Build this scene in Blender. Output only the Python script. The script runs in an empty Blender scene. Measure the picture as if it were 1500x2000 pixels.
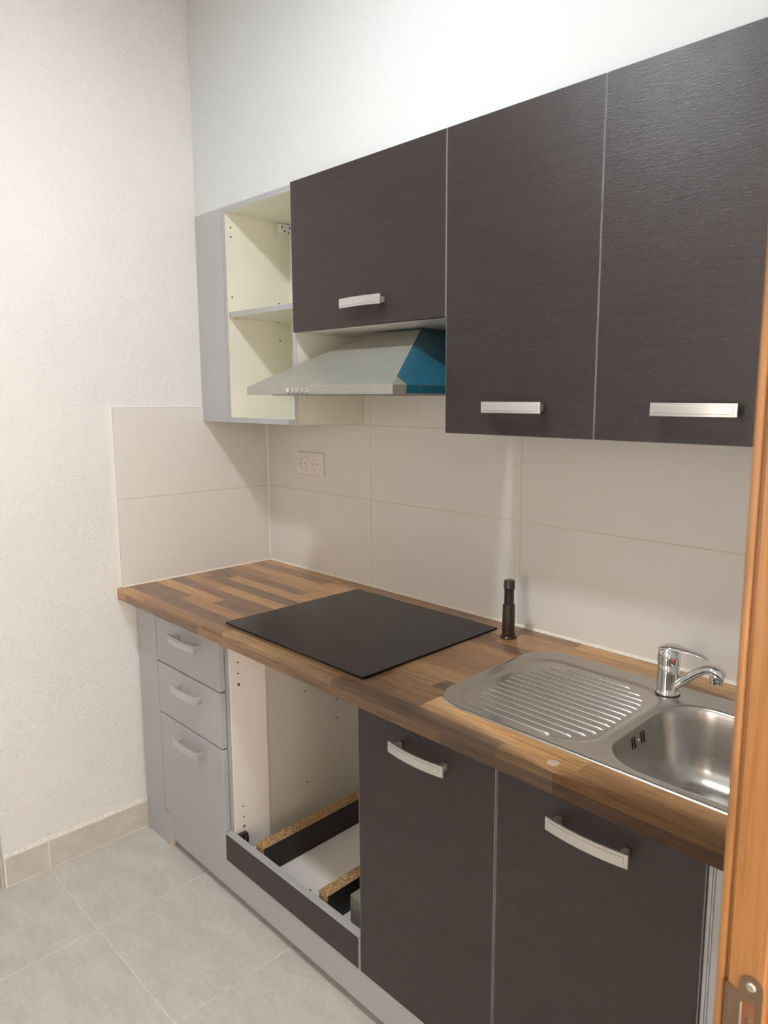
import bpy, bmesh, math, random
from mathutils import Vector, Matrix
random.seed(7)
S = bpy.context.scene
COL = S.collection

# ------------------------------------------------------------------ camera
CAM = Vector((2.307, -1.5738, 1.5006))
YAW, PITCH, ROLL, FPX = 0.7707, -0.1449, 0.0013, 1397.5
F = Vector((-math.sin(YAW)*math.cos(PITCH), math.cos(YAW)*math.cos(PITCH), math.sin(PITCH)))
R0 = Vector((math.cos(YAW), math.sin(YAW), 0)); U0 = R0.cross(F)
R2 = R0*math.cos(ROLL)+U0*math.sin(ROLL); U2 = -R0*math.sin(ROLL)+U0*math.cos(ROLL)
cd = bpy.data.cameras.new('camera'); cam = bpy.data.objects.new('camera', cd); COL.objects.link(cam)
cam.matrix_world = Matrix(((R2.x, U2.x, -F.x, CAM.x), (R2.y, U2.y, -F.y, CAM.y), (R2.z, U2.z, -F.z, CAM.z), (0, 0, 0, 1)))
cd.sensor_fit = 'AUTO'; cd.sensor_width = 36.0; cd.lens = FPX*36.0/2000.0
cd.shift_x = -58.4/2000; cd.shift_y = -19.0/2000
cd.clip_start = 0.02
cd.dof.use_dof = True; cd.dof.focus_distance = 2.0; cd.dof.aperture_fstop = 8.0
S.camera = cam

# ------------------------------------------------------------------ world, exposure
w = bpy.data.worlds.new('world'); S.world = w; w.use_nodes = True
w.node_tree.nodes['Background'].inputs[0].default_value = (1.20, 1.0, .85, 1)
w.node_tree.nodes['Background'].inputs[1].default_value = 9.5
S.view_settings.view_transform = 'Standard'; S.view_settings.look = 'None'
S.view_settings.gamma = 1.0; S.view_settings.use_curve_mapping = False
S.view_settings.exposure = -0.16
LAMP = Vector((1.20, -1.20, 2.79)); LAMP_R = .085; LAMP_POWER = 26.0; LAMP_COL = (.92, 1.0, 1.04)
FILL_WIN = (-2.15, -.60, .30, 2.05)       # added unseen window for soft fill, in the hall wall x = 3.55: y0, y1, z0, z1
FILL_WIN2 = (1.40, 1.90, .80, 2.00)       # added unseen window for frontal fill, in the front wall: x0, x1, z0, z1
def portal(name, loc, rot, sx, sy):
    l = bpy.data.lights.new(name, 'AREA'); l.shape = 'RECTANGLE'; l.size = sx; l.size_y = sy; l.cycles.is_portal = True
    o = bpy.data.objects.new(name, l); COL.objects.link(o); o.location = loc; o.rotation_euler = rot
portal('hall_fill_window_portal', (3.70, (FILL_WIN[0]+FILL_WIN[1])/2, (FILL_WIN[2]+FILL_WIN[3])/2), (0, math.pi/2, 0), FILL_WIN[3]-FILL_WIN[2], FILL_WIN[1]-FILL_WIN[0])
portal('kitchen_fill_window_portal', ((FILL_WIN2[0]+FILL_WIN2[1])/2, -2.37, (FILL_WIN2[2]+FILL_WIN2[3])/2), (math.pi/2, 0, 0), FILL_WIN2[1]-FILL_WIN2[0], FILL_WIN2[3]-FILL_WIN2[2])

# ------------------------------------------------------------------ helpers
def sock(n, name): return n.inputs[name]
class NT:
    def __init__(s, name):
        s.m = bpy.data.materials.new(name); s.m.use_nodes = True
        s.t = s.m.node_tree; s.b = s.t.nodes['Principled BSDF']
    def n(s, kind, **kw):
        x = s.t.nodes.new(kind)
        for k, v in kw.items(): setattr(x, k, v)
        return x
    def l(s, a, b): s.t.links.new(a, b)
    def set(s, **kw):
        for k, v in kw.items():
            i = s.b.inputs[k.replace('_', ' ')]
            i.default_value = v
    def math(s, op, a, b=None):
        x = s.n('ShaderNodeMath', operation=op)
        for i, v in enumerate((a, b)):
            if v is None: continue
            if isinstance(v, (int, float)): x.inputs[i].default_value = v
            else: s.l(v, x.inputs[i])
        return x.outputs[0]
    def coord(s, scale=(1, 1, 1), kind='Object'):
        c = s.n('ShaderNodeTexCoord'); m = s.n('ShaderNodeMapping')
        m.inputs['Scale'].default_value = scale
        s.l(c.outputs[kind], m.inputs['Vector']); return m.outputs[0]
    def noise(s, vec, scale, detail=4, rough=.5):
        x = s.n('ShaderNodeTexNoise'); x.inputs['Scale'].default_value = scale
        x.inputs['Detail'].default_value = detail; x.inputs['Roughness'].default_value = rough
        s.l(vec, x.inputs['Vector']); return x.outputs['Fac']
    def ramp(s, fac, stops):
        r = s.n('ShaderNodeValToRGB'); e = r.color_ramp.elements
        while len(e) < len(stops): e.new(.5)
        for i, (p, c) in enumerate(stops):
            e[i].position = p; e[i].color = (*c, 1)
        s.l(fac, r.inputs[0]); return r.outputs[0]
    def mix(s, fac, a, b, blend='MIX'):
        x = s.n('ShaderNodeMix', data_type='RGBA', blend_type=blend)
        for i, v in ((0, fac), (6, a), (7, b)):
            if isinstance(v, (int, float)): x.inputs[i].default_value = v
            elif isinstance(v, tuple): x.inputs[i].default_value = (*v, 1)
            else: s.l(v, x.inputs[i])
        return x.outputs[2]
    def bump(s, h, strength, dist):
        x = s.n('ShaderNodeBump'); x.inputs['Strength'].default_value = strength
        x.inputs['Distance'].default_value = dist
        s.l(h, x.inputs['Height']); s.l(x.outputs[0], s.b.inputs['Normal'])
    def color(s, c): s.l(c, s.b.inputs['Base Color'])

def plain(name, c, rough=.5, metal=0., var=0.06, vscale=9, bump=0, bscale=200, spec=None, coat=0):
    t = NT(name); t.set(Roughness=rough, Metallic=metal)
    if spec is not None: t.b.inputs['Specular IOR Level'].default_value = spec
    if coat: t.b.inputs['Coat Weight'].default_value = coat
    v = t.coord()
    f = t.noise(v, vscale, 5, .6)
    t.color(t.ramp(f, [(.3, tuple(x*(1-var) for x in c)), (.7, tuple(min(1, x*(1+var)) for x in c))]))
    if bump:
        t.bump(t.noise(v, bscale, 3), bump, .001)
    return t.m

M = {}
def make_mats():
    # plaster
    t = NT('white_plaster'); t.set(Roughness=.85); t.b.inputs['Specular IOR Level'].default_value = .25
    v = t.coord(kind='Object')
    t.color(t.ramp(t.noise(v, 2.5, 4), [(.3, (.735, .725, .705)), (.7, (.775, .765, .745))]))
    h = t.math('ADD', t.noise(v, 135, 3, .55), t.math('MULTIPLY', t.noise(v, 34, 2), .35))
    t.bump(h, .85, .004); M['plaster'] = t.m
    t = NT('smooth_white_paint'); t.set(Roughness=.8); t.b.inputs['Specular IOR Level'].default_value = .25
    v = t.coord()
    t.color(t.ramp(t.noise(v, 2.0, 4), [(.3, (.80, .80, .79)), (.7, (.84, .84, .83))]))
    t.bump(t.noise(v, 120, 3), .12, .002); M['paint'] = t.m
    M['lamp_toned_paint'] = plain('lamp_toned_white_paint', (.66, .675, .675), rough=.8, var=.015, vscale=2, bump=.1, bscale=120, spec=.25)  # bulkhead white, darkened and cooled in the colour to hold down the lamp
    M['tile'] = plain('glazed_wall_tile', (.72, .69, .645), rough=.13, var=.012, vscale=3)
    M['grout'] = plain('cream_grout', (.66, .60, .52), rough=.9, var=.1, vscale=40, bump=.3)
    M['silicone'] = plain('cream_silicone', (.78, .72, .62), rough=.5, var=.08, vscale=60)
    M['edge_trim'] = plain('white_tile_trim', (.82, .81, .78), rough=.35, var=.02)
    # floor tile
    t = NT('grey_floor_tile'); t.set(Roughness=.48)
    c = t.n('ShaderNodeTexCoord'); oi = t.n('ShaderNodeObjectInfo')
    ad = t.n('ShaderNodeVectorMath', operation='ADD'); t.l(c.outputs['Object'], ad.inputs[0])
    cx = t.n('ShaderNodeCombineXYZ'); t.l(t.math('MULTIPLY', oi.outputs['Random'], 17.0), cx.inputs[0]); t.l(cx.outputs[0], ad.inputs[1])
    v = ad.outputs[0]
    mp = t.n('ShaderNodeMapping'); mp.inputs['Scale'].default_value = (1.0, 2.2, 1); t.l(v, mp.inputs[0])
    a = t.ramp(t.noise(mp.outputs[0], 7, 8, .65), [(.3, (.56, .535, .485)), (.7, (.68, .65, .60))])
    b = t.ramp(t.noise(v, 70, 5, .7), [(.35, (.82, .81, .8)), (.65, (1, 1, 1))])
    t.color(t.mix(.6, a, b, 'MULTIPLY')); t.bump(t.noise(v, 160, 4), .12, .001); M['floor'] = t.m
    M['skirt'] = plain('grey_skirting_tile', (.56, .52, .465), rough=.5, var=.1, vscale=14)
    M['floor_grout'] = plain('beige_floor_grout', (.74, .68, .58), rough=.9, var=.12, vscale=50)
    M['skirt_grout'] = plain('white_skirting_grout', (.74, .70, .62), rough=.9, var=.08, vscale=60, bump=.4, bscale=90)
    # wenge
    t = NT('dark_wenge_laminate'); t.set(Roughness=.42); t.b.inputs['Specular IOR Level'].default_value = .5
    v = t.coord((34, 34, 330)); v2 = t.coord((3, 3, 90))
    f1 = t.noise(v, 2.2, 3, .6); f2 = t.noise(v2, 1.5, 4)
    base = t.ramp(f2, [(.3, (.030, .0210, .0197)), (.7, (.038, .0272, .0255))])
    fl = t.ramp(f1, [(.62, (0, 0, 0)), (.74, (1, 1, 1))])
    t.color(t.mix(t.math('MULTIPLY', fl, .38), base, (.17, .15, .145)))
    sm = t.noise(t.coord(), 5, 5, .7)
    rr = t.n('ShaderNodeMapRange'); rr.inputs[1].default_value = .3; rr.inputs[2].default_value = .7
    rr.inputs[3].default_value = .34; rr.inputs[4].default_value = .45
    t.l(sm, rr.inputs[0]); t.l(rr.outputs[0], t.b.inputs['Roughness'])
    v3 = t.coord((1, 1, 1))
    t.bump(t.math('ADD', f1, t.math('MULTIPLY', t.noise(v3, 180, 2), .5)), .38, .0012); M['wenge'] = t.m
    M['grey'] = plain('grey_lacquer_panel', (.435, .44, .445), rough=.38, var=.03, vscale=6)
    M['grey_edge'] = plain('grey_edge_banding', (.41, .415, .42), rough=.5, var=.03)
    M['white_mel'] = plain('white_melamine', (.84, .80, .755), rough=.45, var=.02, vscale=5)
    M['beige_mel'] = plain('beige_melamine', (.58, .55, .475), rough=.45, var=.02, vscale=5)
    M['cream'] = plain('cream_melamine', (.80, .785, .66), rough=.45, var=.02, vscale=5)
    M['raw'] = plain('raw_cream_edge', (.70, .58, .42), rough=.8, var=.1, vscale=40)
    M['plug'] = plain('white_plastic', (.82, .80, .75), rough=.4, var=.02)
    M['socket'] = plain('pinkish_white_plastic', (.74, .69, .64), rough=.3, var=.015)
    M['dark_hole'] = plain('dark_drill_hole', (.015, .012, .01), rough=.9, var=.1)
    M['black_plastic'] = plain('black_plastic', (.012, .012, .012), rough=.4, var=.1)
    M['brown_plastic'] = plain('dark_brown_plastic', (.030, .018, .012), rough=.28, var=.15, vscale=60)
    # chipboard
    t = NT('chipboard'); t.set(Roughness=.85)
    v = t.coord(); vo = t.n('ShaderNodeTexVoronoi'); vo.inputs['Scale'].default_value = 420
    t.l(v, vo.inputs['Vector'])
    sx = t.n('ShaderNodeSeparateColor'); t.l(vo.outputs['Color'], sx.inputs[0])
    t.color(t.ramp(sx.outputs[0], [(.0, (.12, .06, .02)), (.35, (.33, .19, .075)), (.7, (.46, .28, .12)), (1, (.72, .52, .28))]))
    t.bump(sx.outputs[1], .5, .001); M['chip'] = t.m
    M['shaded_lam'] = plain('shade_darkened_laminate', (.010, .0075, .0080), rough=.5, var=.1)  # dark laminate, taken to near black for the shade it stands in
    M['concrete'] = plain('grey_brown_block', (.23, .20, .16), rough=.95, var=.25, vscale=90, bump=.5)
    # worktop: printed butcher block strips
    t = NT('butcher_block_laminate'); t.set(Roughness=.34)
    geo = t.n('ShaderNodeNewGeometry'); sp = t.n('ShaderNodeSeparateXYZ'); t.l(geo.outputs['Position'], sp.inputs[0])
    yy = t.math('SUBTRACT', t.math('MULTIPLY', t.math('SUBTRACT', .8757, sp.outputs[2]), -1.0), 0.0)
    row = t.math('FLOOR', t.math('DIVIDE', t.math('ADD', sp.outputs[1], t.math('MULTIPLY', yy, .9)), .0475))
    row = t.math('ADD', row, 91.0)
    wn = t.n('ShaderNodeTexWhiteNoise', noise_dimensions='1D'); t.l(row, wn.inputs['W'])
    xl = t.math('DIVIDE', t.math('ADD', sp.outputs[0], t.math('MULTIPLY', wn.outputs['Value'], 3.7)), .46)
    pc = t.math('FLOOR', xl)
    cb = t.n('ShaderNodeCombineXYZ'); t.l(row, cb.inputs[0]); t.l(pc, cb.inputs[1])
    w2 = t.n('ShaderNodeTexWhiteNoise', noise_dimensions='2D'); t.l(cb.outputs[0], w2.inputs['Vector'])
    base = t.ramp(w2.outputs['Value'], [(0, (.27, .160, .103)), (.3, (.34, .190, .105)), (.5, (.47, .258, .120)), (.75, (.60, .330, .142)), (1, (.72, .43, .19))])
    ofs = t.n('ShaderNodeVectorMath', operation='MULTIPLY_ADD')
    t.l(w2.outputs['Color'], ofs.inputs[0]); ofs.inputs[1].default_value = (9, 9, 9)
    ms = t.n('ShaderNodeVectorMath', operation='MULTIPLY'); t.l(geo.outputs['Position'], ms.inputs[0]); ms.inputs[1].default_value = (5, 75, 75)
    t.l(ms.outputs[0], ofs.inputs[2])
    g1 = t.noise(ofs.outputs[0], 1.6, 6, .65)
    ms2 = t.n('ShaderNodeVectorMath', operation='MULTIPLY'); t.l(geo.outputs['Position'], ms2.inputs[0]); ms2.inputs[1].default_value = (14, 160, 160)
    g2 = t.noise(ms2.outputs[0], 2.0, 3, .6)
    gr = t.ramp(g1, [(.30, (.50, .47, .46)), (.5, (.92, .90, .88)), (.70, (1.15, 1.10, 1.0))])
    c1 = t.mix(1.0, base, gr, 'MULTIPLY')
    t.color(t.mix(.55, c1, t.ramp(g2, [(.3, (.72, .70, .68)), (.6, (1, 1, 1))]), 'MULTIPLY'))
    t.bump(g2, .08, .001); M['worktop'] = t.m
    # steel
    t = NT('brushed_steel'); t.set(Metallic=1.0, Roughness=.27)
    v = t.coord((4, 900, 900)); f = t.noise(v, 3, 2)
    t.color(t.ramp(f, [(.3, (.53, .51, .485)), (.7, (.57, .55, .52))]))
    rr = t.n('ShaderNodeMapRange'); rr.inputs[3].default_value = .24; rr.inputs[4].default_value = .29
    t.l(f, rr.inputs[0]); t.l(rr.outputs[0], t.b.inputs['Roughness'])
    M['steel'] = t.m
    t = NT('dusty_hood_steel'); t.set(Metallic=.6, Roughness=.36)
    v = t.coord((3, 3, 200)); f = t.noise(v, 3, 3); d = t.noise(t.coord(), 16, 6, .75)
    a = t.ramp(f, [(.3, (.42, .42, .37)), (.7, (.48, .48, .425))])
    t.color(t.mix(t.ramp(d, [(.56, (0, 0, 0)), (.8, (.6, .6, .6))]), a, (.72, .71, .67)))
    t.bump(f, .05, .0005); M['hood'] = t.m
    M['polished'] = plain('polished_steel_rib', (.72, .70, .67), rough=.16, metal=1, var=.02)
    M['chrome'] = plain('chrome', (.78, .78, .78), rough=.06, metal=1, var=.01)
    M['handle'] = plain('satin_silver_handle', (.60, .585, .56), rough=.34, metal=.55, var=.02)
    M['black_glass'] = plain('black_ceramic_glass', (.009, .008, .008), rough=.10, var=.1, spec=.22)
    M['film'] = plain('blue_protective_film', (.006, .100, .155), rough=.30, var=.35, vscale=22, coat=.4)
    M['red'] = plain('red_enamel', (.45, .02, .01), rough=.3, var=.02)
    # oak
    t = NT('golden_oak_veneer'); t.set(Roughness=.42)
    v = t.coord((60, 60, 2.2)); g = t.noise(v, 2.2, 6, .6); v2 = t.coord((260, 260, 7)); g2 = t.noise(v2, 2, 3)
    a = t.ramp(g, [(.3, (.26, .112, .031)), (.5, (.34, .16, .048)), (.75, (.41, .215, .074))])
    t.color(t.mix(.5, a, t.ramp(g2, [(.35, (.75, .72, .7)), (.6, (1, 1, 1))]), 'MULTIPLY'))
    t.bump(g2, .1, .001); M['oak'] = t.m
    M['bronze'] = plain('dull_bronze_plate', (.20, .135, .085), rough=.4, metal=.6, var=.06)
    M['screw'] = plain('bright_screw', (.75, .72, .66), rough=.25, metal=1, var=.03)
    t = NT('lamp_glow'); t.b.inputs['Base Color'].default_value = (.9, .9, .9, 1)
    t.b.inputs['Emission Color'].default_value = (*LAMP_COL, 1)
    t.b.inputs['Emission Strength'].default_value = LAMP_POWER/(math.pi*math.pi*LAMP_R*LAMP_R)
    M['lamp_glow'] = t.m
    t = NT('fill_window_glass'); t.b.inputs['Transmission Weight'].default_value = 1.0; t.set(Roughness=.0); t.b.inputs['IOR'].default_value = 1.05
    M['fill_window_glass'] = t.m
make_mats()

def mobj(name, bm, mat, parent=None, origin=None, smooth=False):
    """verts in world space -> object with its origin at the bottom centre, parented without inverse"""
    me = bpy.data.meshes.new(name)
    vs = [v.co for v in bm.verts]
    lo = Vector([min(v[i] for v in vs) for i in range(3)]); hi = Vector([max(v[i] for v in vs) for i in range(3)])
    o = Vector(origin) if origin else Vector(((lo.x+hi.x)/2, (lo.y+hi.y)/2, lo.z))
    for v in bm.verts: v.co -= o
    bmesh.ops.recalc_face_normals(bm, faces=bm.faces)
    for f in bm.faces: f.smooth = smooth
    if smooth:
        for e in bm.edges:
            if len(e.link_faces) == 2 and e.calc_face_angle(0) > math.radians(38): e.smooth = False
    bm.to_mesh(me); bm.free()
    ob = bpy.data.objects.new(name, me); COL.objects.link(ob)
    me.materials.append(M[mat] if isinstance(mat, str) else mat)
    ob['_w'] = tuple(o)
    if parent is not None:
        ob.parent = parent; ob.location = o - Vector(parent['_w'])
    else: ob.location = o
    return ob
def thing(name, loc, label, cat, group=None):
    o = bpy.data.objects.new(name, None); COL.objects.link(o); o.location = loc
    o.empty_display_size = .05; o['_w'] = tuple(loc)
    return tag(o, label, cat, group)
def tag(o, label, cat, group=None):
    o['label'] = label; o['category'] = cat
    if group: o['group'] = group
    return o
def struct(o): o['kind'] = 'structure'; return o

def abox(bm, x0, x1, y0, y1, z0, z1, bev=0, seg=2):
    r = bmesh.ops.create_cube(bm, size=1.0)
    vs = r['verts']
    for v in vs:
        v.co = Vector((x0+(v.co.x+.5)*(x1-x0), y0+(v.co.y+.5)*(y1-y0), z0+(v.co.z+.5)*(z1-z0)))
    if bev:
        es = list({e for v in vs for e in v.link_edges})
        bmesh.ops.bevel(bm, geom=es, offset=bev, segments=seg, profile=.5, affect='EDGES')
def box(name, mat, x0, x1, y0, y1, z0, z1, parent=None, bev=.0008, origin=None):
    bm = bmesh.new(); abox(bm, x0, x1, y0, y1, z0, z1, bev, 1 if bev < .0015 else 3)
    return mobj(name, bm, mat, parent, origin)
def aloft(bm, loops, cap0=True, cap1=True, closed=True):
    rows = [[bm.verts.new(p) for p in L] for L in loops]
    n = len(rows[0])
    for a, b in zip(rows, rows[1:]):
        for i in range(n if closed else n-1):
            j = (i+1) % n
            bm.faces.new((a[i], a[j], b[j], b[i]))
    if cap0: bm.faces.new(rows[0])
    if cap1: bm.faces.new(rows[-1])
    return rows
def circ(c, r, n=24, axis='z'):
    out = []
    for i in range(n):
        a = 2*math.pi*i/n; u, v = r*math.cos(a), r*math.sin(a)
        out.append(Vector(c)+Vector({'z': (u, v, 0), 'y': (u, 0, v), 'x': (0, u, v)}[axis]))
    return out
def lathe(bm, c, prof, n=28, axis='z'):
    d = {'z': Vector((0, 0, 1)), 'y': Vector((0, 1, 0)), 'x': Vector((1, 0, 0))}[axis]
    aloft(bm, [circ(Vector(c)+d*h, max(r, 1e-4), n, axis) for r, h in prof])
def tube(bm, pts, rads, n=16):
    """swept round tube; rads may be (rw, rh) pairs for a flattened section"""
    pts = [Vector(p) for p in pts]; loops = []
    for i, p in enumerate(pts):
        t = (pts[min(i+1, len(pts)-1)]-pts[max(i-1, 0)]).normalized()
        s = t.cross(Vector((0, 0, 1)))
        if s.length < 1e-3: s = Vector((1, 0, 0))
        s.normalize(); u = s.cross(t)
        r = rads[i]; ra, rb = r if isinstance(r, tuple) else (r, r)
        loops.append([p+s*ra*math.cos(2*math.pi*k/n)+u*rb*math.sin(2*math.pi*k/n) for k in range(n)])
    aloft(bm, loops)
def rr(x0, x1, y0, y1, r, z, n=8):
    out = []
    for cx, cy, a0 in ((x1-r, y1-r, 0), (x0+r, y1-r, 90), (x0+r, y0+r, 180), (x1-r, y0+r, 270)):
        for k in range(n+1):
            a = math.radians(a0+90*k/n); out.append(Vector((cx+r*math.cos(a), cy+r*math.sin(a), z)))
    return out

# ------------------------------------------------------------------ measured planes
H, T, D = .8757, .037, .606          # worktop top, thickness, depth
ZB = H-T
PF = -.5466                          # face of base doors
UF, UC = -.282, -.265                # face of wall doors, front of wall carcasses
UT, UB = 2.108, 1.4185
XR = 2.105                           # right wall
CEIL = 2.84
YFRONT = -2.25

# ------------------------------------------------------------------ floor
fl = struct(mobj('floor', (lambda b: (abox(b, -1.4, 3.7, YFRONT-.1, .12, -.06, -.0015), b)[1])(bmesh.new()), 'floor_grout', origin=(0, 0, 0)))
TS, G = .4475, .0035
tx0, ty0 = .378, -.877
bmt = bmesh.new(); abox(bmt, -(TS-G)/2, (TS-G)/2, -(TS-G)/2, (TS-G)/2, -.008, 0, .0009, 1)
tile_mesh = None
for i in range(-4, 8):
    for j in range(-5, 2):
        x0, x1 = tx0+i*TS, tx0+(i+1)*TS; y0, y1 = ty0+j*TS, ty0+(j+1)*TS
        if x0 > 3.5 or x1 < -1.2: continue
        cx, cy = (x0+x1)/2, (y0+y1)/2
        if y1 > .1 or y0 < YFRONT-.35: continue
        if tile_mesh is None:
            t0 = mobj('floor_tile', bmt, 'floor', fl, origin=(0, 0, 0)); tile_mesh = t0.data; ob = t0
        else:
            ob = bpy.data.objects.new('floor_tile', tile_mesh); COL.objects.link(ob); ob.parent = fl
        ob.location = (cx, cy, 0)

# ------------------------------------------------------------------ walls
WL = -.006
wl = struct(box('wall_left', 'plaster', -.16, WL, -1.0055, .12, 0, CEIL, bev=.002))
wb = struct(box('wall_back', 'paint', WL+.0005, XR+.15, .009, .12, 0, CEIL, bev=0))
struct(box('wall_back_upper', 'lamp_toned_paint', WL+.0005, XR-.0005, -.2625, .0085, UT+.0015, CEIL-.0005, bev=.0006))
struct(box('ceiling', 'paint', -1.4, 3.7, YFRONT-.1, .12, CEIL+.0005, CEIL+.08, bev=0))
bm = bmesh.new(); ya, yb = YFRONT-.1, YFRONT
abox(bm, -1.4, FILL_WIN2[0], ya, yb, 0, CEIL); abox(bm, FILL_WIN2[1], 3.7, ya, yb, 0, CEIL)
abox(bm, FILL_WIN2[0], FILL_WIN2[1], ya, yb, 0, FILL_WIN2[2]); abox(bm, FILL_WIN2[0], FILL_WIN2[1], ya, yb, FILL_WIN2[3], CEIL)
struct(mobj('wall_front', bm, 'paint'))
wn2 = struct(thing('fill_window_2', ((FILL_WIN2[0]+FILL_WIN2[1])/2, YFRONT-.05, FILL_WIN2[2]), 'white framed fill window, added and unseen, opposite the worktop', 'window'))
bm = bmesh.new()
for (a, b, c, d) in ((FILL_WIN2[0], FILL_WIN2[0]+.06, FILL_WIN2[2], FILL_WIN2[3]), (FILL_WIN2[1]-.06, FILL_WIN2[1], FILL_WIN2[2], FILL_WIN2[3]), (FILL_WIN2[0]+.06, FILL_WIN2[1]-.06, FILL_WIN2[2], FILL_WIN2[2]+.06), (FILL_WIN2[0]+.06, FILL_WIN2[1]-.06, FILL_WIN2[3]-.06, FILL_WIN2[3])):
    abox(bm, a, b, YFRONT-.08, YFRONT-.03, c, d)
mobj('fill_window_frame', bm, 'edge_trim', wn2)
box('fill_window_pane', 'fill_window_glass', FILL_WIN2[0]+.06, FILL_WIN2[1]-.06, YFRONT-.057, YFRONT-.053, FILL_WIN2[2]+.06, FILL_WIN2[3]-.06, wn2, bev=0)
struct(box('wall_far_left', 'paint', -1.4, -1.3, YFRONT+.0005, -.5, 0, CEIL, bev=0))
struct(box('wall_alcove', 'paint', -1.2995, -.1605, -.62, -.52, 0, CEIL, bev=0))
struct(box('wall_right', 'plaster', XR, XR+.13, -.912, .0085, 0, CEIL, bev=0))
struct(box('wall_right_front', 'plaster', XR, XR+.13, YFRONT+.0005, -1.84, 0, CEIL, bev=0))
struct(box('wall_right_upper', 'plaster', XR, XR+.13, -1.8395, -.9125, 2.07, CEIL, bev=0))
bm = bmesh.new()
abox(bm, 3.55, 3.68, YFRONT+.0005, FILL_WIN[0], 0, CEIL); abox(bm, 3.55, 3.68, FILL_WIN[1], .12, 0, CEIL)
abox(bm, 3.55, 3.68, FILL_WIN[0], FILL_WIN[1], 0, FILL_WIN[2]); abox(bm, 3.55, 3.68, FILL_WIN[0], FILL_WIN[1], FILL_WIN[3], CEIL)
struct(mobj('wall_hall', bm, 'paint'))
wn1 = struct(thing('fill_window_1', (3.62, (FILL_WIN[0]+FILL_WIN[1])/2, FILL_WIN[2]), 'white framed fill window, added and unseen, in the hallway wall', 'window'))
bm = bmesh.new()
for (a, b, c, d) in ((FILL_WIN[0], FILL_WIN[0]+.06, FILL_WIN[2], FILL_WIN[3]), (FILL_WIN[1]-.06, FILL_WIN[1], FILL_WIN[2], FILL_WIN[3]), (FILL_WIN[0]+.06, FILL_WIN[1]-.06, FILL_WIN[2], FILL_WIN[2]+.06), (FILL_WIN[0]+.06, FILL_WIN[1]-.06, FILL_WIN[3]-.06, FILL_WIN[3])):
    abox(bm, 3.60, 3.65, a, b, c, d)
mobj('fill_window_frame', bm, 'edge_trim', wn1)
box('fill_window_pane', 'fill_window_glass', 3.622, 3.626, FILL_WIN[0]+.06, FILL_WIN[1]-.06, FILL_WIN[2]+.06, FILL_WIN[3]-.06, wn1, bev=0)
struct(box('wall_hall_end', 'paint', XR+.1505, 3.5495, -.45, -.35, 0, CEIL, bev=0))

# back wall tiles (fronts at y = 0), bed of grout behind
xs = [0.0007, .582, 1.182, 1.782, XR-.002]
zs = [ZB+.0, 1.1685, 1.4125, 1.72]
g = .0024
bm = bmesh.new(); abox(bm, 0.0006, XR-.001, .0012, .0088, ZB, 1.7195); mobj('grout', bm, 'grout', wb)
for i in range(4):
    for j in range(3):
        box('wall_tile', 'tile', xs[i]+(g/2 if i else 0), xs[i+1]-(g/2 if i < 3 else 0), 0, .0087,
            zs[j]+(g/2 if j else 0), zs[j+1]-g/2, wb, bev=.0006)
# left wall tiles (fronts at x = 0)
yl = -.5887
bm = bmesh.new(); abox(bm, WL, -.0012, yl, -.0005, H-.002, 1.4660); mobj('grout', bm, 'grout', wl)
for z0, z1 in ((H-.002, 1.1685-g/2), (1.1685+g/2, 1.4667)):
    box('wall_tile', 'tile', WL, 0, yl, -.0012, z0, z1, wl, bev=.0006)
box('tile_edge_trim', 'edge_trim', WL, .0008, yl-.0075, yl-.0005, H+.0005, 1.4740, wl, bev=.0015)
box('tile_edge_trim', 'edge_trim', WL, .0008, yl, -.2665, 1.4670, 1.4740, wl, bev=.0015)
# silicone beads
bm = bmesh.new()
aloft(bm, [[Vector((x, -.0065, H+.0003)), Vector((x, -.0003, H+.0003)), Vector((x, -.0003, H+.0065)), Vector((x, -.0030, H+.0040))] for x in (.002, .6, 1.2, XR-.003)])
mobj('silicone_bead', bm, 'silicone', wb)
bm = bmesh.new()
aloft(bm, [[Vector((.0003, y, H+.0003)), Vector((.0045, y, H+.0003)), Vector((.0018, y, H+.0030)), Vector((.0003, y, H+.0048))] for y in (yl, -.3, -.008)])
mobj('silicone_bead', bm, 'silicone', wl)
bm = bmesh.new()
aloft(bm, [[Vector((.0003, -.0003, z)), Vector((.0030, -.0003, z)), Vector((.0003, -.0030, z))] for z in (H+.007, UB-.001)])
mobj('silicone_bead', bm, 'edge_trim', wl)

# skirting of the left wall
bb = struct(box('baseboard_left', 'skirt_grout', WL+.0002, .0022, -1.004, PF+.002, .0002, .0945, bev=0))
for y0, y1 in ((-.9985, -.8785), (-.8745, PF-.0015)):
    box('skirting_tile', 'skirt', .0018, .0034, y0, y1, .0045, .0940, bb, bev=.0008)
box('corner_trim', 'skirt_grout', .0020, .0038, -1.0068, -.9995, .0005, .098, bb, bev=.0012)
# crumbly plaster edge on top of the skirting
bm = bmesh.new(); loops = []
ny = 90
for k in range(ny+1):
    y = -1.004+(PF+.002+1.004)*k/ny
    o = .0035+.0035*random.random(); h = .096+.010+.007*random.random()
    loops.append([Vector((WL+.0003, y, .0956)), Vector((WL+o+.003, y, .0957)), Vector((WL+o, y, .0957+.45*(h-.0957))), Vector((WL+.0003, y, h))])
aloft(bm, loops); mobj('plaster_edge', bm, 'skirt_grout', bb)
bm = bmesh.new(); abox(bm, -.16, WL-.0002, -1.0145, -1.0057, .0005, .0955, .0008, 1); mobj('skirting_tile', bm, 'skirt', bb)

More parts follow.
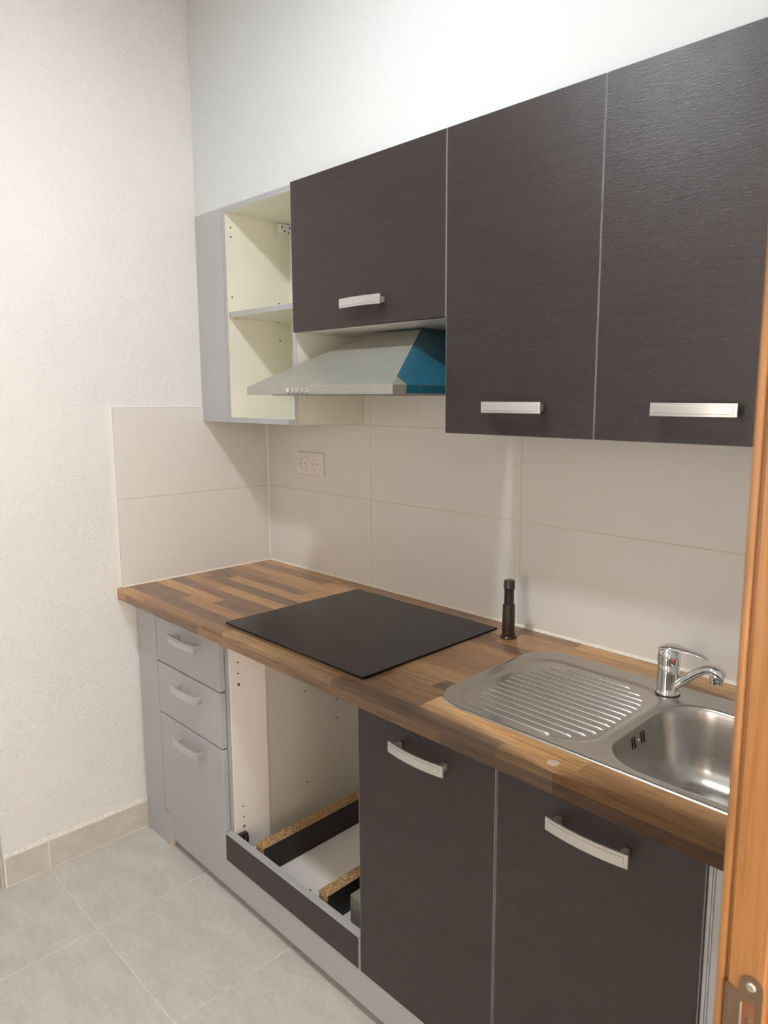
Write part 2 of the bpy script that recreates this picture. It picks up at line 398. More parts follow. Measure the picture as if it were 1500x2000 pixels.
# ------------------------------------------------------------------ oak door frame on the right
dj = thing('door_1', (XR+.07, -1.37, 0), 'golden oak door frame with dull metal strike plate', 'door frame'); struct(dj)
def jamb(sgn, yj):
    # plan profile: room side lip, shallow groove, main face, rebate step; sgn=+1 -> face looks to -y
    P = [(2.0905, .034), (2.0905, .0045), (2.0915, .0018), (2.0935, .0004), (2.0962, .0004), (2.0985, .0020), (2.0995, .0042), (2.1010, .0042),
         (2.1022, .0015), (2.1035, 0), (2.1330, 0), (2.1345, .0012), (2.1350, .003), (2.1350, .013), (2.2500, .013), (2.2500, .0295), (2.1045, .0295), (2.1045, .034)]
    bm = bmesh.new()
    aloft(bm, [[Vector((x, yj+sgn*d, z)) for x, d in P] for z in (.0005, 2.04)])
    return mobj('jamb', bm, 'oak', dj)
jamb(1, -.943); jamb(-1, -1.80)
box('header', 'oak', 2.0905, 2.25, -1.80, -.943, 2.0405, 2.0695, dj, bev=.002)
box('casing', 'oak', 2.0905, 2.1042, -.9085, -.85, .0005, 2.069, dj, bev=.003)
# strike plate
bm = bmesh.new()
yp = -.943
outer = [(2.1045, .86), (2.1045, .9635), (2.1128, .9600)]
for k in range(11):
    a = math.radians(180-18*k); outer.append((2.1233+.0105*math.cos(a), .9705+.0105*math.sin(a)))
outer += [(2.1338, .86)]
inner = [(2.1155, .880), (2.1295, .880), (2.1295, .953), (2.1275, .955), (2.1175, .955), (2.1155, .953)]
eds = []
for L in (outer, inner):
    vs = [bm.verts.new((x, yp-.0014, z)) for x, z in L]
    eds += [bm.edges.new((vs[i], vs[(i+1) % len(vs)])) for i in range(len(vs))]
bmesh.ops.triangle_fill(bm, use_beauty=True, edges=eds)
ex = bmesh.ops.extrude_face_region(bm, geom=list(bm.faces))
bmesh.ops.translate(bm, verts=[v for v in ex['geom'] if isinstance(v, bmesh.types.BMVert)], vec=(0, .0012, 0))
sp = mobj('strike_plate', bm, 'bronze', dj); sp['label'] = 'dull bronze strike plate'
bm = bmesh.new()
aloft(bm, [[Vector((2.0995, yp+.004, z)), Vector((2.1005, yp-.0005, z)), Vector((2.1046, yp-.0014, z)), Vector((2.1046, yp-.0004, z)), Vector((2.1012, yp+.0005, z)), Vector((2.1008, yp+.004, z))] for z in (.86, .9635)])
mobj('lip', bm, 'bronze', sp)
bm = bmesh.new(); lathe(bm, (2.1233, yp-.0014, .9710), [(.0010, -.0016), (.0030, -.0014), (.0043, -.0004), (.0043, 0)], 18, 'y'); mobj('screw', bm, 'screw', sp)
bm = bmesh.new(); lathe(bm, (2.1225, yp-.0003, .9350), [(.0010, -.0010), (.0024, -.0008), (.0030, 0)], 18, 'y'); mobj('screw', bm, 'bronze', sp)
bm = bmesh.new(); abox(bm, 2.1150, 2.1166, yp-.0024, yp-.0012, .882, .952, .0004, 1); mobj('catch', bm, 'screw', sp)
bm = bmesh.new(); abox(bm, 2.1167, 2.1290, yp-.0003, yp-.0001, .880, .955); mobj('pocket', bm, plain('brown_latch_pocket', (.20, .085, .03), .7), sp)

# ------------------------------------------------------------------ handle
def handle(parent, cx, yf, cz, L=.158, h=.0245):
    bm = bmesh.new()
    n = 14
    def off(s): return .022+.0075*(1-(2*s/L)**2)
    loops = []
    for k in range(n+1):
        s = -L/2+L*k/n; d = off(s); x = cx+s; yo, yi = yf-d-.0042, yf-d
        loops.append([Vector((x, yi, cz-h/2)), Vector((x, yi, cz+h/2)), Vector((x, yo+.0008, cz+h/2)), Vector((x, yo, cz+h/2-.0008)), Vector((x, yo, cz-h/2+.0008)), Vector((x, yo+.0008, cz-h/2))])
    aloft(bm, loops)
    loops = []; L2 = L-.013; h2 = h-.0095
    for k in range(n+1):
        s = -L2/2+L2*k/n; d = off(s); x = cx+s; yo, yi = yf-d-.0053, yf-d-.004
        loops.append([Vector((x, yi, cz-h2/2)), Vector((x, yi, cz+h2/2)), Vector((x, yo, cz+h2/2-.0008)), Vector((x, yo, cz-h2/2+.0008))])
    aloft(bm, loops)
    for s in (-1, 1):
        p = s*(L/2-.014)
        abox(bm, cx+p-.006, cx+p+.006, yf-off(p)-.002, yf-.0003, cz-.0075, cz+.0075, .002, 2)
    return mobj('handle', bm, 'handle', parent, smooth=False)

def bands(d, x0, x1, y0, y1, z0, z1):
    for a, b in ((x0, x0+.0006), (x1-.0006, x1)):
        o = box('edge_band', 'grey_edge', a, b, y0+.0003, y1, z0, z1, d, bev=0); o['label'] = 'thin light grey edge banding'

# ------------------------------------------------------------------ base units
fp = thing('filler_panel', (.07, -.54, 0), 'grey filler panel between white left wall and drawer unit', 'filler panel')
bm = bmesh.new()
pts = [(WL+.0105, .0005), (.168, .0005), (.168, .1195), (.1365, .1195), (.1365, ZB-.0008), (WL+.0105, ZB-.0008)]
aloft(bm, [[Vector((x, y, z)) for x, z in pts] for y in (PF, PF+.016)])
mobj('panel', bm, 'grey', fp)
box('raw_edge', 'raw', .1681, .1690, PF+.0012, PF+.016, .0006, .118, fp, bev=0)

du = thing('drawer_unit', (.33, -.30, .1), 'grey three-drawer base unit left of the oven opening', 'drawer unit')
box('body', 'grey_edge', .1375, .5425, PF+.0195, -.012, .126, ZB-.001, du, bev=.0005)
for z0, z1, hz in ((.6515, ZB-.006, .7620), (.4750, .6475, .6000), (.1235, .4710, .4230)):
    d = box('drawer', 'grey', .1385, .5245, PF, PF+.018, z0, z1, du, bev=.0016)
    handle(d, .349, PF, hz)

oc = thing('oven_cabinet', (.83, -.30, .12), 'empty open oven cabinet with no appliance under the hob', 'cabinet')
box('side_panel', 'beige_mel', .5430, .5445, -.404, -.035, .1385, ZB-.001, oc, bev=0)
sd = box('spacer_panel', 'white_mel', .5430, .5485, -.5262, -.4050, .1385, ZB-.001, oc, bev=.0006)
for y, zz in ((-.499, (.737, .703, .669)), (-.497, (.284, .251, .220))):
    for k, z in enumerate(zz):
        bm = bmesh.new(); big = (k == 2)
        lathe(bm, (.5486, y, z), [(.0046 if big else .0026, 0), (.0044 if big else .0024, .0003)], 14, 'x'); mobj('drill_hole', bm, 'dark_hole', sd)
        if big:
            bm = bmesh.new(); lathe(bm, (.5490, y-.0008, z), [(.0026, 0), (.0020, .0004)], 12, 'x'); mobj('screw', bm, 'chrome', sd)
for y, z in ((-.258, .574), (-.128, .441), (-.126, .505), (-.256, .264), (-.30, .72)):
    bm = bmesh.new(); lathe(bm, (.5446, y, z), [(.0026, 0), (.0024, .0003)], 12, 'x'); mobj('drill_hole', bm, 'dark_hole', oc)
box('side_panel', 'white_mel', 1.1295, 1.1445, PF+.0195, -.035, .126, ZB-.001, oc, bev=.0005)
bp = box('bottom_panel', 'white_mel', .5430, 1.1290, -.5262, -.035, .1240, .1380, oc, bev=.0005)
bm = bmesh.new(); lathe(bm, (.829, -.4695, .1381), [(.0062, 0), (.0060, .0003)], 16); mobj('drill_hole', bm, 'dark_hole', bp)
rl = thing('x', (.83, -.54, .124), 'x', 'x'); bpy.data.objects.remove(rl)
box('front_rail', 'wenge', .5270, 1.1245, PF-.001, -.5275, .1240, .2080, oc, bev=.0006)
tp = box('rail_top_edge', 'grey_edge', .5270, 1.1245, PF-.001, -.5275, .2081, .2125, oc, bev=.0005)
tp['label'] = 'light grey top edge of the rail'
box('rail_end_edge', 'grey_edge', 1.1246, 1.1285, PF-.001, -.5275, .1240, .2125, oc, bev=.0005)
bm = bmesh.new()
abox(bm, .5488, .567, -.522, -.494, .2000, .2055, .001, 1); abox(bm, .5488, .562, -.516, -.500, .1720, .1998, .002, 1)
abox(bm, .5622, .568, -.500, -.494, .178, .1998, .001, 1); abox(bm, .560, .572, -.508, -.496, .172, .178, .0015, 1)
mobj('clip', bm, 'black_plastic', oc)

for (x0, x1, y0, lab) in ((.646, .687, -.520, 'long chipboard offcut lying along the left side of the oven cabinet floor'),
                          (.934, .972, -.517, 'shorter looking chipboard offcut beside the dark cabinet door in the oven cabinet')):
    b = thing('chipboard_offcut', ((x0+x1)/2, y0/2, .1385), lab, 'wood offcut', 'chipboard offcuts in the oven cabinet')
    box('core', 'chip', x0, x1-.0012, y0, -.06, .1385, .2200, b, bev=.0005)
    f = box('laminate_face', 'shaded_lam', x1-.0011, x1, y0, -.06, .1386, .2196, b, bev=0); f['label'] = 'dark laminate face with shade in its colour'
bl = thing('stone_block', (1.045, -.42, .1385), 'small grey brown stone block behind the rail in the oven cabinet', 'block')
bm = bmesh.new(); abox(bm, 1.004, 1.09, -.470, -.36, .1385, .2190, .003, 2); mobj('block_body', bm, 'concrete', bl)

sb = thing('sink_base_cabinet', (1.53, -.30, .1), 'two-door dark brown base cabinet under the sink', 'cabinet')
box('side_panel', 'grey_edge', 1.1450, 1.1610, PF+.0195, -.012, .126, ZB-.001, sb, bev=.0005)
box('side_panel', 'grey_edge', 2.0850, 2.1010, PF+.0195, -.012, .126, ZB-.001, sb, bev=.0005)
box('bottom_panel', 'white_mel', 1.1615, 2.0845, PF+.0195, -.012, .126, .142, sb, bev=.0005)
box('back_panel', 'white_mel', 1.1615, 2.0845, -.0118, -.009, .126, ZB-.001, sb, bev=0)
box('centre_post', 'grey_edge', 1.5150, 1.5460, PF+.0195, PF+.035, .1425, ZB-.001, sb, bev=0)
for x0, x1, hx in ((1.1315, 1.5282, 1.336), (1.5330, 1.9320, 1.738)):
    d = box('door', 'wenge', x0+.00065, x1-.00065, PF, PF+.018, .1225, ZB-.006, sb, bev=.0004); bands(d, x0, x1, PF, PF+.018, .1225, ZB-.006)
    handle(d, hx, PF, .7575)
rf = thing('filler_panel', (2.02, -.54, .0), 'narrow grey filler panel beside the golden oak door frame', 'filler panel')
box('edge_strip', 'grey', 1.9348, 1.9408, PF+.004, PF+.0185, .0005, ZB-.001, rf, bev=.0005)
box('edge_strip', 'grey', 1.9422, 1.9454, PF+.002, PF+.0185, .0005, ZB-.001, rf, bev=.0005)
box('panel', 'grey', 1.9464, XR-.002, PF+.001, PF+.018, .0005, ZB-.001, rf, bev=.0008)
pl = tag(box('plinth', 'grey', .1700, 1.9345, PF+.0025, PF+.0185, .0300, .1215, bev=.0008), 'long grey plinth board just above the floor under the base units', 'plinth')

# ------------------------------------------------------------------ worktop
def wprof(x, y0, y1, front=True):
    if front:
        P = [(y1, ZB), (y1, H)]
        r = .004; P.append((-D+r+.0012, H))
        for k in range(7):
            a = math.radians(90+90*k/6); P.append((-D+r+r*math.cos(a), H-r+r*math.sin(a)))
        P.append((-D, H-r-.0012)); r2 = .0015; P.append((-D, ZB+r2+.0012))
        for k in range(5):
            a = math.radians(180+90*k/4); P.append((-D+r2+r2*math.cos(a), ZB+r2+r2*math.sin(a)))
    else: P = [(y1, ZB), (y1, H), (y0, H), (y0, ZB)]
    return [Vector((x, y, z)) for y, z in P]
X0, X1 = .0008, XR-.001
SX0, SX1, SY0, SY1 = 1.345, 2.040, -.500, -.125
bm = bmesh.new()
aloft(bm, [wprof(x, -D, -.0006) for x in (X0, SX0)])
aloft(bm, [wprof(x, -D, -.0006) for x in (SX1, X1)])
aloft(bm, [wprof(x, -D, SY0) for x in (SX0, SX1)])
aloft(bm, [wprof(x, SY1, -.0006, False) for x in (SX0, SX1)])
bmesh.ops.remove_doubles(bm, verts=bm.verts, dist=1e-5)
wt = thing('worktop', (1.05, -.3, ZB), 'long butcher block look laminate worktop with rounded front edge', 'worktop')
mobj('slab', bm, 'worktop', wt, smooth=True)
# left raw end beyond the tiles
bm = bmesh.new(); abox(bm, WL+.0005, .0007, -D+.0008, yl-.009, ZB+.001, H-.0006, .001, 1); mobj('end_strip', bm, 'worktop', wt)
bm = bmesh.new(); lathe(bm, (1.672, -.573, H), [(.011, 0), (.010, .0003)], 20); o = mobj('worn_spot', bm, plain('pale_worn_spot', (.52, .38, .28), .5), wt); o['label'] = 'pale round worn spot near the front edge'

# ------------------------------------------------------------------ hob
hb = thing('induction_hob', (.873, -.31, H), 'black glass hob set flat in the wooden worktop', 'hob')
bm = bmesh.new()
hz = H+.0004
aloft(bm, [rr(.5848+.0015, 1.1604-.0015, -.5567+.0015, -.0627-.0015, .004, hz, 4), rr(.5848, 1.1604, -.5567, -.0627, .005, hz+.0008, 4),
           rr(.5848, 1.1604, -.5567, -.0627, .005, hz+.0035, 4), rr(.5848+.0015, 1.1604-.0015, -.5567+.0015, -.0627-.0015, .004, hz+.0048, 4)])
mobj('glass_plate', bm, 'black_glass', hb)
bm = bmesh.new()
for k in range(6): abox(bm, .80+k*.026, .815+k*.026, -.5405, -.5398, hz+.00485, hz+.0050)
o = mobj('touch_marks', bm, plain('faint_grey_print', (.05, .05, .05), .3), hb)

# ------------------------------------------------------------------ sink
sk = thing('inset_sink', (1.69, -.31, H), 'stainless steel inset sink with ribbed drainer and bowl', 'sink')
bm = bmesh.new()
Zt = H+.0030
ox0, ox1, oy0, oy1 = 1.3245, 2.062, -.5235, -.0975
def add_loop(L): return [bm.verts.new(p) for p in L]
def bridge(a, b):
    n = len(a)
    for i in range(n): bm.faces.new((a[i], a[(i+1) % n], b[(i+1) % n], b[i]))
def loop_edges(L):
    out = []
    for i in range(len(L)):
        e = bm.edges.get((L[i], L[(i+1) % len(L)])) or bm.edges.new((L[i], L[(i+1) % len(L)])); out.append(e)
    return out
def rrl(x0, x1, y0, y1, ins, r, z, n=10): return rr(x0+ins, x1-ins, y0+ins, y1-ins, max(r-ins*.8, .006), z, n)
o0 = add_loop(rrl(ox0, ox1, oy0, oy1, 0, .085, H+.0003)); o1 = add_loop(rrl(ox0, ox1, oy0, oy1, .0008, .085, H+.0018))
o2 = add_loop(rrl(ox0, ox1, oy0, oy1, .0035, .085, Zt)); o3 = add_loop(rrl(ox0, ox1, oy0, oy1, .010, .085, Zt)); o4 = add_loop(rrl(ox0, ox1, oy0, oy1, .016, .085, Zt-.0022))
bridge(o0, o1); bridge(o1, o2); bridge(o2, o3); bridge(o3, o4)
zi = Zt-.0022
bx0, bx1, by0, by1 = 1.7005, 2.035, -.4955, -.1635
B = [add_loop(rrl(bx0, bx1, by0, by1, i, .095, H+z)) for i, z in
     ((-.006, zi-H), (-.001, zi-H-.001), (.0025, zi-H-.004), (.0045, -.010), (.008, -.03), (.014, -.06), (.020, -.09), (.027, -.115), (.036, -.133), (.050, -.145), (.068, -.150))]
for a, b in zip(B, B[1:]): bridge(a, b)
bmesh.ops.triangle_fill(bm, use_beauty=True, edges=loop_edges(B[-1]))
dx0, dx1, dy0, dy1 = 1.352, 1.690, -.4985, -.142
Dr = [add_loop(rrl(dx0, dx1, dy0, dy1, i, .075, z)) for i, z in ((0, zi), (.003, zi-.0008), (.008, zi-.0030), (.012, zi-.0042), (.016, zi-.0046))]
for a, b in zip(Dr, Dr[1:]): bridge(a, b)
bmesh.ops.triangle_fill(bm, use_beauty=True, edges=loop_edges(Dr[-1]))
bmesh.ops.triangle_fill(bm, use_beauty=True, edges=loop_edges(o4)+loop_edges(B[0])+loop_edges(Dr[0]))
mobj('basin', bm, 'steel', sk, smooth=True)
ridge = [(1.446, 1.604), (1.418, 1.639), (1.400, 1.657), (1.389, 1.667), (1.387, 1.668), (1.385, 1.671), (1.384, 1.671), (1.383, 1.671), (1.381, 1.671), (1.383, 1.671), (1.385, 1.671), (1.389, 1.669), (1.398, 1.662), (1.415, 1.645), (1.445, 1.610)]
zr = zi-.0046
for k, (xa, xb) in enumerate(ridge):
    y = -.481+k*.0219; bm = bmesh.new(); loops = []
    for xx, s in ((xa, .15), (xa+.004, .7), (xa+.010, 1), (xb-.010, 1), (xb-.004, .7), (xb, .15)):
        loops.append([Vector((xx, y+.0026*s*math.cos(a), zr-.0003+.0030*s*math.sin(a))) for a in [math.pi*i/8 for i in range(9)]])
    aloft(bm, loops); mobj('drainer_ridge', bm, 'polished', sk, smooth=True)
for y in (-.355, -.346, -.318, -.309):
    bm = bmesh.new(); L0 = []
    for dy, dz in ((-.0015, -.042), (.0015, -.042), (.0015, -.020), (-.0015, -.020)):
        ins = .008+(-dz-.03)*.2; L0.append(Vector((bx0+ins+.0006, y+dy, H+dz)))
    aloft(bm, [L0, [p+Vector((.0004, 0, 0)) for p in L0]]); mobj('overflow_slot', bm, 'black_plastic', sk)
bm = bmesh.new(); lathe(bm, (bx0+.0087, -.332, H-.031), [(.0042, 0), (.0040, .0012), (.0015, .0022)], 16, 'x'); mobj('overflow_screw', bm, 'chrome', sk)
bm = bmesh.new(); lathe(bm, (1.868, -.33, H-.1498), [(.045, 0), (.044, .0022), (.034, .0026), (.030, .0008), (.005, .0012)], 32); mobj('waste', bm, 'chrome', sk, smooth=True)

# ------------------------------------------------------------------ tap
FX, FY, FZ = 1.6815, -.1500, zi+.0004
tpx = thing('mixer_tap', (FX, FY, FZ), 'chrome single-lever mixer tap on the back rim of the sink', 'tap')
bm = bmesh.new()
lathe(bm, (FX, FY, FZ), [(.0245, 0), (.0255, .0015), (.0255, .0045), (.0240, .0065), (.0232, .0085), (.0228, .045), (.0228, .0640), (.0222, .0652), (.0222, .0662), (.0232, .0675)], 40)
mobj('body', bm, 'chrome', tpx, smooth=True)
bm = bmesh.new(); lathe(bm, (FX, FY, FZ-.0001), [(.0262, 0), (.0262, .0011)], 40); mobj('gasket', bm, 'black_plastic', tpx)
a = .06; dv = Vector((math.cos(a), math.sin(a), 0)); c0 = Vector((FX, FY, FZ))
# spout
bm = bmesh.new()
sp_pts = [(.006, .016), (.020, .026), (.040, .044), (.060, .061), (.074, .0705), (.085, .0740), (.096, .0735), (.106, .0690), (.112, .0625)]
tube(bm, [c0+dv*d+Vector((0, 0, z)) for d, z in sp_pts], [(.0135, .012), (.0130, .0110), (.0120, .0100), (.0115, .0095), (.0120, .0095), (.0135, .0100), (.0150, .0105), (.0150, .0105), (.0135, .0085)], 20)
spt = mobj('spout', bm, 'chrome', tpx, smooth=True)
bm = bmesh.new(); lathe(bm, c0+dv*.099+Vector((0, 0, .046)), [(.0120, 0), (.0126, .001), (.0126, .007), (.0134, .0075), (.0142, .009), (.0142, .020), (.012, .026)], 28); mobj('aerator', bm, 'chrome', spt, smooth=True)
# lever cap and arm
bm = bmesh.new()
lathe(bm, (FX, FY, FZ+.0678), [(.0232, 0), (.0238, .004), (.0240, .012), (.0236, .020), (.0220, .0265), (.0185, .0315), (.0125, .0345), (.0050, .0358), (.001, .0360)], 40)
cap = mobj('lever_cap', bm, 'chrome', tpx, smooth=True)
bm = bmesh.new()
lv = [(-.020, .0960), (-.006, .1015), (.012, .1030), (.028, .1015), (.044, .1000), (.058, .0995), (.070, .0965), (.080, .0915)]
tube(bm, [c0+dv*d+Vector((0, 0, z)) for d, z in lv], [(.016, .004), (.020, .0060), (.018, .0065), (.0125, .0055), (.0105, .0048), (.0115, .0046), (.0110, .0040), (.005, .0022)], 20)
mobj('lever', bm, 'chrome', cap, smooth=True)
pd = dv*.0236; nd = dv
bm = bmesh.new(); q = bmesh.ops.create_uvsphere(bm, u_segments=12, v_segments=8, radius=.0038)
ctr = c0+Vector((math.cos(-.75), math.sin(-.75), 0))*.0232+Vector((0, 0, .079))
bmesh.ops.translate(bm, verts=bm.verts, vec=ctr); mobj('hot_mark', bm, 'red', cap, smooth=True)

# ------------------------------------------------------------------ brown stub pole on the worktop
PX, PY = 1.2195, -.0955
pp = thing('telescopic_pole', (PX, PY, H), 'short dark brown telescopic plastic pole standing behind the hob', 'pole')
z0 = H+.0003
bm = bmesh.new(); lathe(bm, (PX, PY, z0), [(.0215, 0), (.0222, .001), (.0222, .0035), (.0205, .0055), (.0165, .0062)], 32); mobj('flange', bm, 'brown_plastic', pp, smooth=True)
def ribbed(bm, z0, z1, r, n=40):
    def lp(z, s): return [Vector((PX+(r*s+(.0007 if k % 5 == 0 else 0))*math.cos(2*math.pi*k/n), PY+(r*s+(.0007 if k % 5 == 0 else 0))*math.sin(2*math.pi*k/n), z)) for k in range(n)]
    aloft(bm, [lp(z0, 1.03), lp(z1-.002, 1), lp(z1, .97)])
bm = bmesh.new(); ribbed(bm, z0+.0060, .9650, .0158); mobj('lower_tube', bm, 'brown_plastic', pp, smooth=True)
bm = bmesh.new(); lathe(bm, (PX, PY, .9651), [(.0128, 0), (.0128, .0440)], 32); mobj('upper_tube', bm, 'brown_plastic', pp, smooth=True)
bm = bmesh.new(); lathe(bm, (PX, PY, 1.0085), [(.0145, 0), (.0152, .001), (.0152, .004), (.0146, .005), (.0146, .0185), (.0130, .0220), (.001, .0228)], 32); mobj('cap', bm, 'brown_plastic', pp, smooth=True)

# ------------------------------------------------------------------ wall units
uf = tag(box('filler_panel', 'grey', WL+.0008, .1615, UC-.001, UC+.016, UB, UT, bev=.0006), 'grey filler panel closing the gap beside the open wall cabinet', 'filler panel')
ow = thing('open_wall_cabinet', (.357, -.13, UB), 'doorless wall cabinet with one shelf, cream inside', 'cabinet')
cx0, cx1, th = .1635, .5515, .0165
def panel(name, x0, x1, y0, y1, z0, z1, m='cream'): return box(name, m, x0, x1, y0, y1, z0, z1, ow, bev=.0004)
lp = panel('side_panel', cx0, cx0+th, UC+.0012, -.0125, UB, UT)
panel('side_panel', cx1-th, cx1-.0006, UC+.0012, -.0008, UB, UT)
panel('top_panel', cx0+th+.0002, cx1-th-.0002, UC+.0012, -.0125, UT-th, UT)
panel('bottom_panel', cx0+th+.0002, cx1-th-.0002, UC+.0012, -.0125, UB, UB+th)
panel('back_panel', cx0+.0005, cx1-th-.0002, -.0122, -.0090, UB, UT)
for (x0, x1, z0, z1) in ((cx0, cx0+th, UB, UT), (cx1-th, cx1-.0006, UB, UT), (cx0+th+.0002, cx1-th-.0002, UT-th, UT), (cx0+th+.0002, cx1-th-.0002, UB, UB+th)):
    box('edge_band', 'grey_edge', x0, x1, UC, UC+.0011, z0, z1, ow, bev=0)
sh = panel('shelf', cx0+th+.001, cx1-th-.001, UC+.0055, -.013, 1.7625, 1.7785)
box('edge_band', 'grey_edge', cx0+th+.001, cx1-th-.001, UC+.0042, UC+.0054, 1.7625, 1.7785, sh, bev=0)
xi = cx0+th+.0001
for y, z, m in ((-.243, 2.0487, 0), (-.243, 2.0198, 0), (-.243, 1.9879, 1), (-.2455, 1.8287, 0), (-.059, 1.8246, 0), (-.059, 1.6973, 0), (-.246, 1.7033, 1), (-.246, 1.5424, 1), (-.246, 1.5135, 1), (-.246, 1.4795, 1), (-.059, 1.4795, 1)):
    bm = bmesh.new()
    if m: lathe(bm, (xi, y, z), [(.0048, 0), (.0044, .0012), (.002, .0018)], 14, 'x'); mobj('cover_cap', bm, 'plug', lp)
    else: lathe(bm, (xi, y, z), [(.0028, 0), (.0026, .0002)], 12, 'x'); mobj('drill_hole', bm, 'dark_hole', lp)
for z in (1.7590,):
    for y in (-.235, -.07):
        bm = bmesh.new(); lathe(bm, (xi, y, z), [(.0028, 0), (.0028, .009)], 12, 'x'); mobj('shelf_pin', bm, 'chrome', lp)
hg = bmesh.new(); abox(hg, xi, xi+.022, -.062, -.0130, 2.0560, 2.0905, .003, 2); hgo = mobj('hanging_bracket', hg, 'plug', ow)
for y, z in ((-.054, 2.078), (-.044, 2.066), (-.028, 2.063), (-.022, 2.080)):
    bm = bmesh.new(); lathe(bm, (xi+.0221, y, z), [(.0030, 0), (.0028, .0003)], 12, 'x'); mobj('screw_hole', bm, 'dark_hole', hgo)
# outside of its right panel seen under the hood
for y, z in ((-.245, 1.4295), (-.05, 1.4295)):
    bm = bmesh.new(); lathe(bm, (cx1-.0006, y, z), [(.0052, 0), (.0050, .0008)], 14, 'x'); mobj('cover_cap', bm, 'socket', ow)

hc = thing('hood_wall_cabinet', (.855, -.13, 1.692), 'single-door dark brown wall cabinet above the extractor hood', 'cabinet')
box('body', 'grey_edge', .5525, 1.1525, UC+.0005, -.009, 1.7000, UT-.0005, hc, bev=.0005)
box('bottom_panel', 'white_mel', .5525, 1.1525, UC+.0005, -.009, 1.6905, 1.6995, hc, bev=.0005)
d = box('door', 'wenge', .55965, 1.15385, UF, UC-.0005, 1.6900, UT-.001, hc, bev=.0004); bands(d, .5590, 1.1545, UF, UC-.0005, 1.6900, UT-.001)
handle(d, .878, UF, 1.7475)
wc = thing('wall_cabinet', (1.56, -.13, UB), 'wide two-door dark brown wall cabinet above the sink', 'cabinet')
box('body', 'grey_edge', 1.1535, 1.9620, UC+.0005, -.009, UB+.0005, UT-.0005, wc, bev=.0005)
for x0, x1, hx in ((1.1570, 1.5566, 1.366), (1.5586, 1.9620, 1.767)):
    d = box('door', 'wenge', x0+.00065, x1-.00065, UF, UC-.0005, UB-.001, UT-.001, wc, bev=.0004); bands(d, x0, x1, UF, UC-.0005, UB-.001, UT-.001)
    handle(d, hx, UF, 1.4800)

# ------------------------------------------------------------------ hood
hd = thing('extractor_hood', (.845, -.22, 1.509), 'brushed steel extractor hood with blue film on its right side', 'extractor hood')
hx0, hx1, hy0, hy1 = .5530, 1.1400, -.4410, -.0015
zl, zt2, ztop = 1.5085, 1.5310, 1.6885
tx_0, tx_1, ty_0 = .728, .928, -.125
bm = bmesh.new()
def rect(x0, x1, y0, y1, z): return [Vector((x0, y0, z)), Vector((x1, y0, z)), Vector((x1, y1, z)), Vector((x0, y1, z))]
aloft(bm, [rect(hx0+.004, hx1-.004, hy0+.004, hy1, zl), rect(hx0+.0005, hx1-.0005, hy0+.0005, hy1, zl+.0006), rect(hx0, hx1, hy0, hy1, zl+.002), rect(hx0, hx1, hy0, hy1, zt2-.001), rect(hx0+.0008, hx1-.0008, hy0+.0010, hy1, zt2), rect(tx_0, tx_1, ty_0, hy1, ztop)])
mobj('canopy', bm, 'hood', hd)
# film on the right slope
def sheet(name, P, nrm, mat='film'):
    bm = bmesh.new(); n = Vector(nrm).normalized()
    a = [bm.verts.new(Vector(p)+n*.0006) for p in P]; b = [bm.verts.new(Vector(p)+n*.0011) for p in P]
    bm.faces.new(a); bm.faces.new(b); k = len(P)
    for i in range(k): bm.faces.new((a[i], a[(i+1) % k], b[(i+1) % k], b[i]))
    return mobj(name, bm, mat, hd)
A = Vector((hx1-.0008, hy0+.001, zt2)); Bk = Vector((hx1-.0008, hy1-.001, zt2)); Tp = Vector((tx_1, ty_0, ztop)); Tb = Vector((tx_1, hy1-.001, ztop))
nr = (Bk-A).cross(Tp-A)
if nr.x < 0: nr = -nr
fo = sheet('protective_film', [A.lerp(Tp, .12), A.lerp(Bk, .10), Bk, Tb, Tp], nr); fo['label'] = 'blue protective film on the sloped side'
sheet('protective_film', [Vector((hx1, hy0+.042, zl+.002)), Vector((hx1, hy1-.001, zl+.002)), Vector((hx1, hy1-.001, zt2-.001)), Vector((hx1, hy0+.046, zt2-.001))], (1, 0, 0))
C0 = Vector((hx0+.0008, hy0+.001, zt2)); T0 = Vector((tx_0, ty_0, ztop))
nf = (A-C0).cross(T0-C0)
if nf.y > 0: nf = -nf
sheet('protective_film', [T0.lerp(Tp, .05), Tp, Tp.lerp(A, .035), T0.lerp(Tp, .5).lerp(A.lerp(C0, .5), .03)], nf)
for k in range(5):
    x = .7480+k*.0200; bm = bmesh.new()
    abox(bm, x-.0068, x+.0068, hy0-.0042, hy0-.0003, 1.5140, 1.5262, .0016, 2); mobj('button', bm, 'chrome', hd)
bm = bmesh.new()
for k in range(5):
    x = .7480+k*.0200; abox(bm, x-.002, x+.002, hy0-.0006, hy0-.0002, 1.5098, 1.5118)
mobj('button_symbols', bm, 'dark_hole', hd)
for k in range(2):
    bm = bmesh.new(); abox(bm, hx0+.05+k*.25, hx0+.28+k*.25, hy0+.05, hy1-.05, zl-.0022, zl-.0002, .0005, 1); mobj('grease_filter', bm, 'steel', hd)

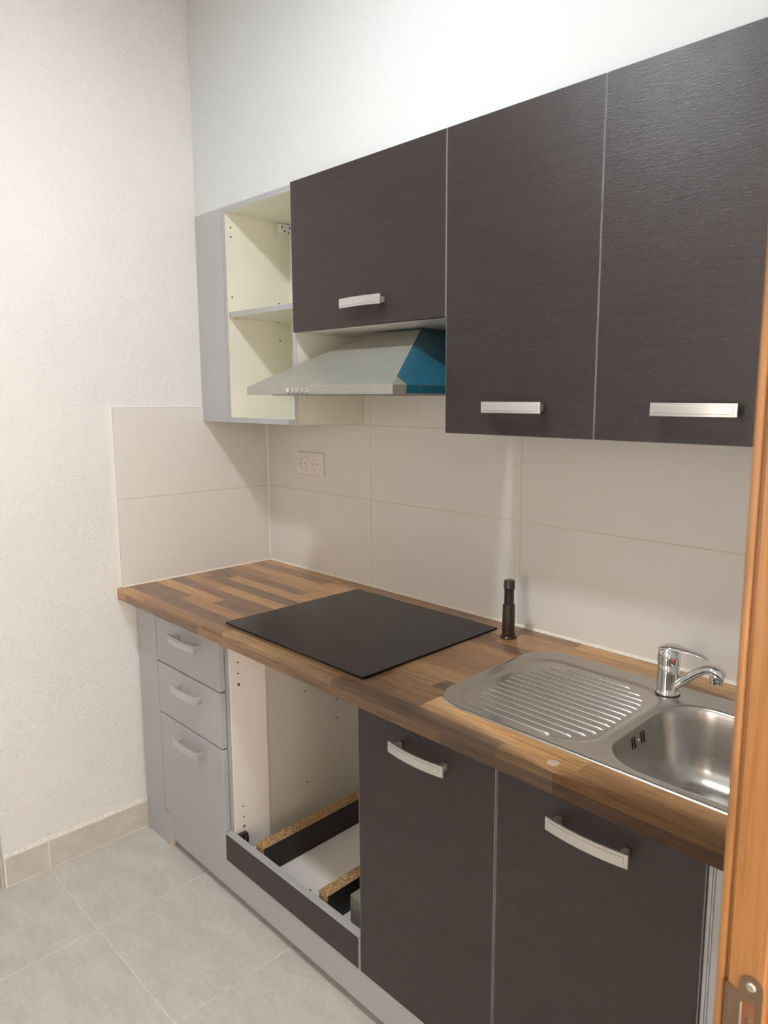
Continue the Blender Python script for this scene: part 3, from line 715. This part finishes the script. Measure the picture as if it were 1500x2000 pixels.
# ------------------------------------------------------------------ double socket
so = thing('double_socket', (.2685, 0, 1.2275), 'white double wall socket on the tiles under the open cabinet', 'socket')
sx0, sx1, sz0, sz1 = .1920, .3450, 1.2275, 1.3080
bm = bmesh.new()
def rrz(x0, x1, z0, z1, r, y, n=4): return [Vector((p.x, y, p.y)) for p in rr(x0, x1, z0, z1, r, 0, n)]
aloft(bm, [rrz(sx0, sx1, sz0, sz1, .004, -.0004), rrz(sx0, sx1, sz0, sz1, .004, -.0070), rrz(sx0+.002, sx1-.002, sz0+.002, sz1-.002, .004, -.0090), rrz(sx0+.011, sx1-.011, sz0+.011, sz1-.011, .003, -.0102)])
mobj('frame', bm, 'socket', so)
for cx in (.2330, .3040):
    cz = 1.2677
    bm = bmesh.new()
    n = 32
    sq = []; h = .0272
    for k in range(n):
        a = 2*math.pi*k/n; c, s_ = math.cos(a), math.sin(a); m = h/max(abs(c), abs(s_)); sq.append(Vector((cx+c*m, -.0118, cz+s_*m)))
    def ring(r, y): return [Vector((cx+r*math.cos(2*math.pi*k/n), y, cz+r*math.sin(2*math.pi*k/n))) for k in range(n)]
    base = [p+Vector((0, .0015, 0)) for p in sq]
    aloft(bm, [base, sq, ring(.0205, -.0130), ring(.0195, -.0126), ring(.0190, -.0106), ring(.0010, -.0104)], cap0=False)
    ins = mobj('socket_insert', bm, 'socket', so)
    for dx in (-.0095, .0095):
        bm = bmesh.new(); lathe(bm, (cx+dx, -.0107, cz), [(.0024, 0), (.0024, .0002)], 12, 'y'); mobj('pin_hole', bm, 'dark_hole', ins)
    for s_ in (-1, 1):
        bm = bmesh.new(); abox(bm, cx-.0022, cx+.0022, -.0122, -.0106, cz+s_*.0168-.0013, cz+s_*.0168+.0013, .0003, 1); mobj('earth_clip', bm, 'screw', ins)

# ------------------------------------------------------------------ ceiling light (out of view)
L = thing('ceiling_light', (LAMP.x, LAMP.y, LAMP.z-.004), 'small round surface mounted light on the kitchen ceiling', 'lamp')
bm = bmesh.new(); lathe(bm, (LAMP.x, LAMP.y, LAMP.z+.0012), [(LAMP_R+.006, 0), (LAMP_R+.012, .004), (LAMP_R+.012, CEIL-LAMP.z-.0016)], 40); mobj('housing', bm, 'plug', L, smooth=True)
bm = bmesh.new(); lathe(bm, (LAMP.x, LAMP.y, LAMP.z), [(LAMP_R, 0), (LAMP_R, .001)], 40); mobj('diffuser', bm, 'lamp_glow', L)

for o in bpy.data.objects:
    if '_w' in o: del o['_w']
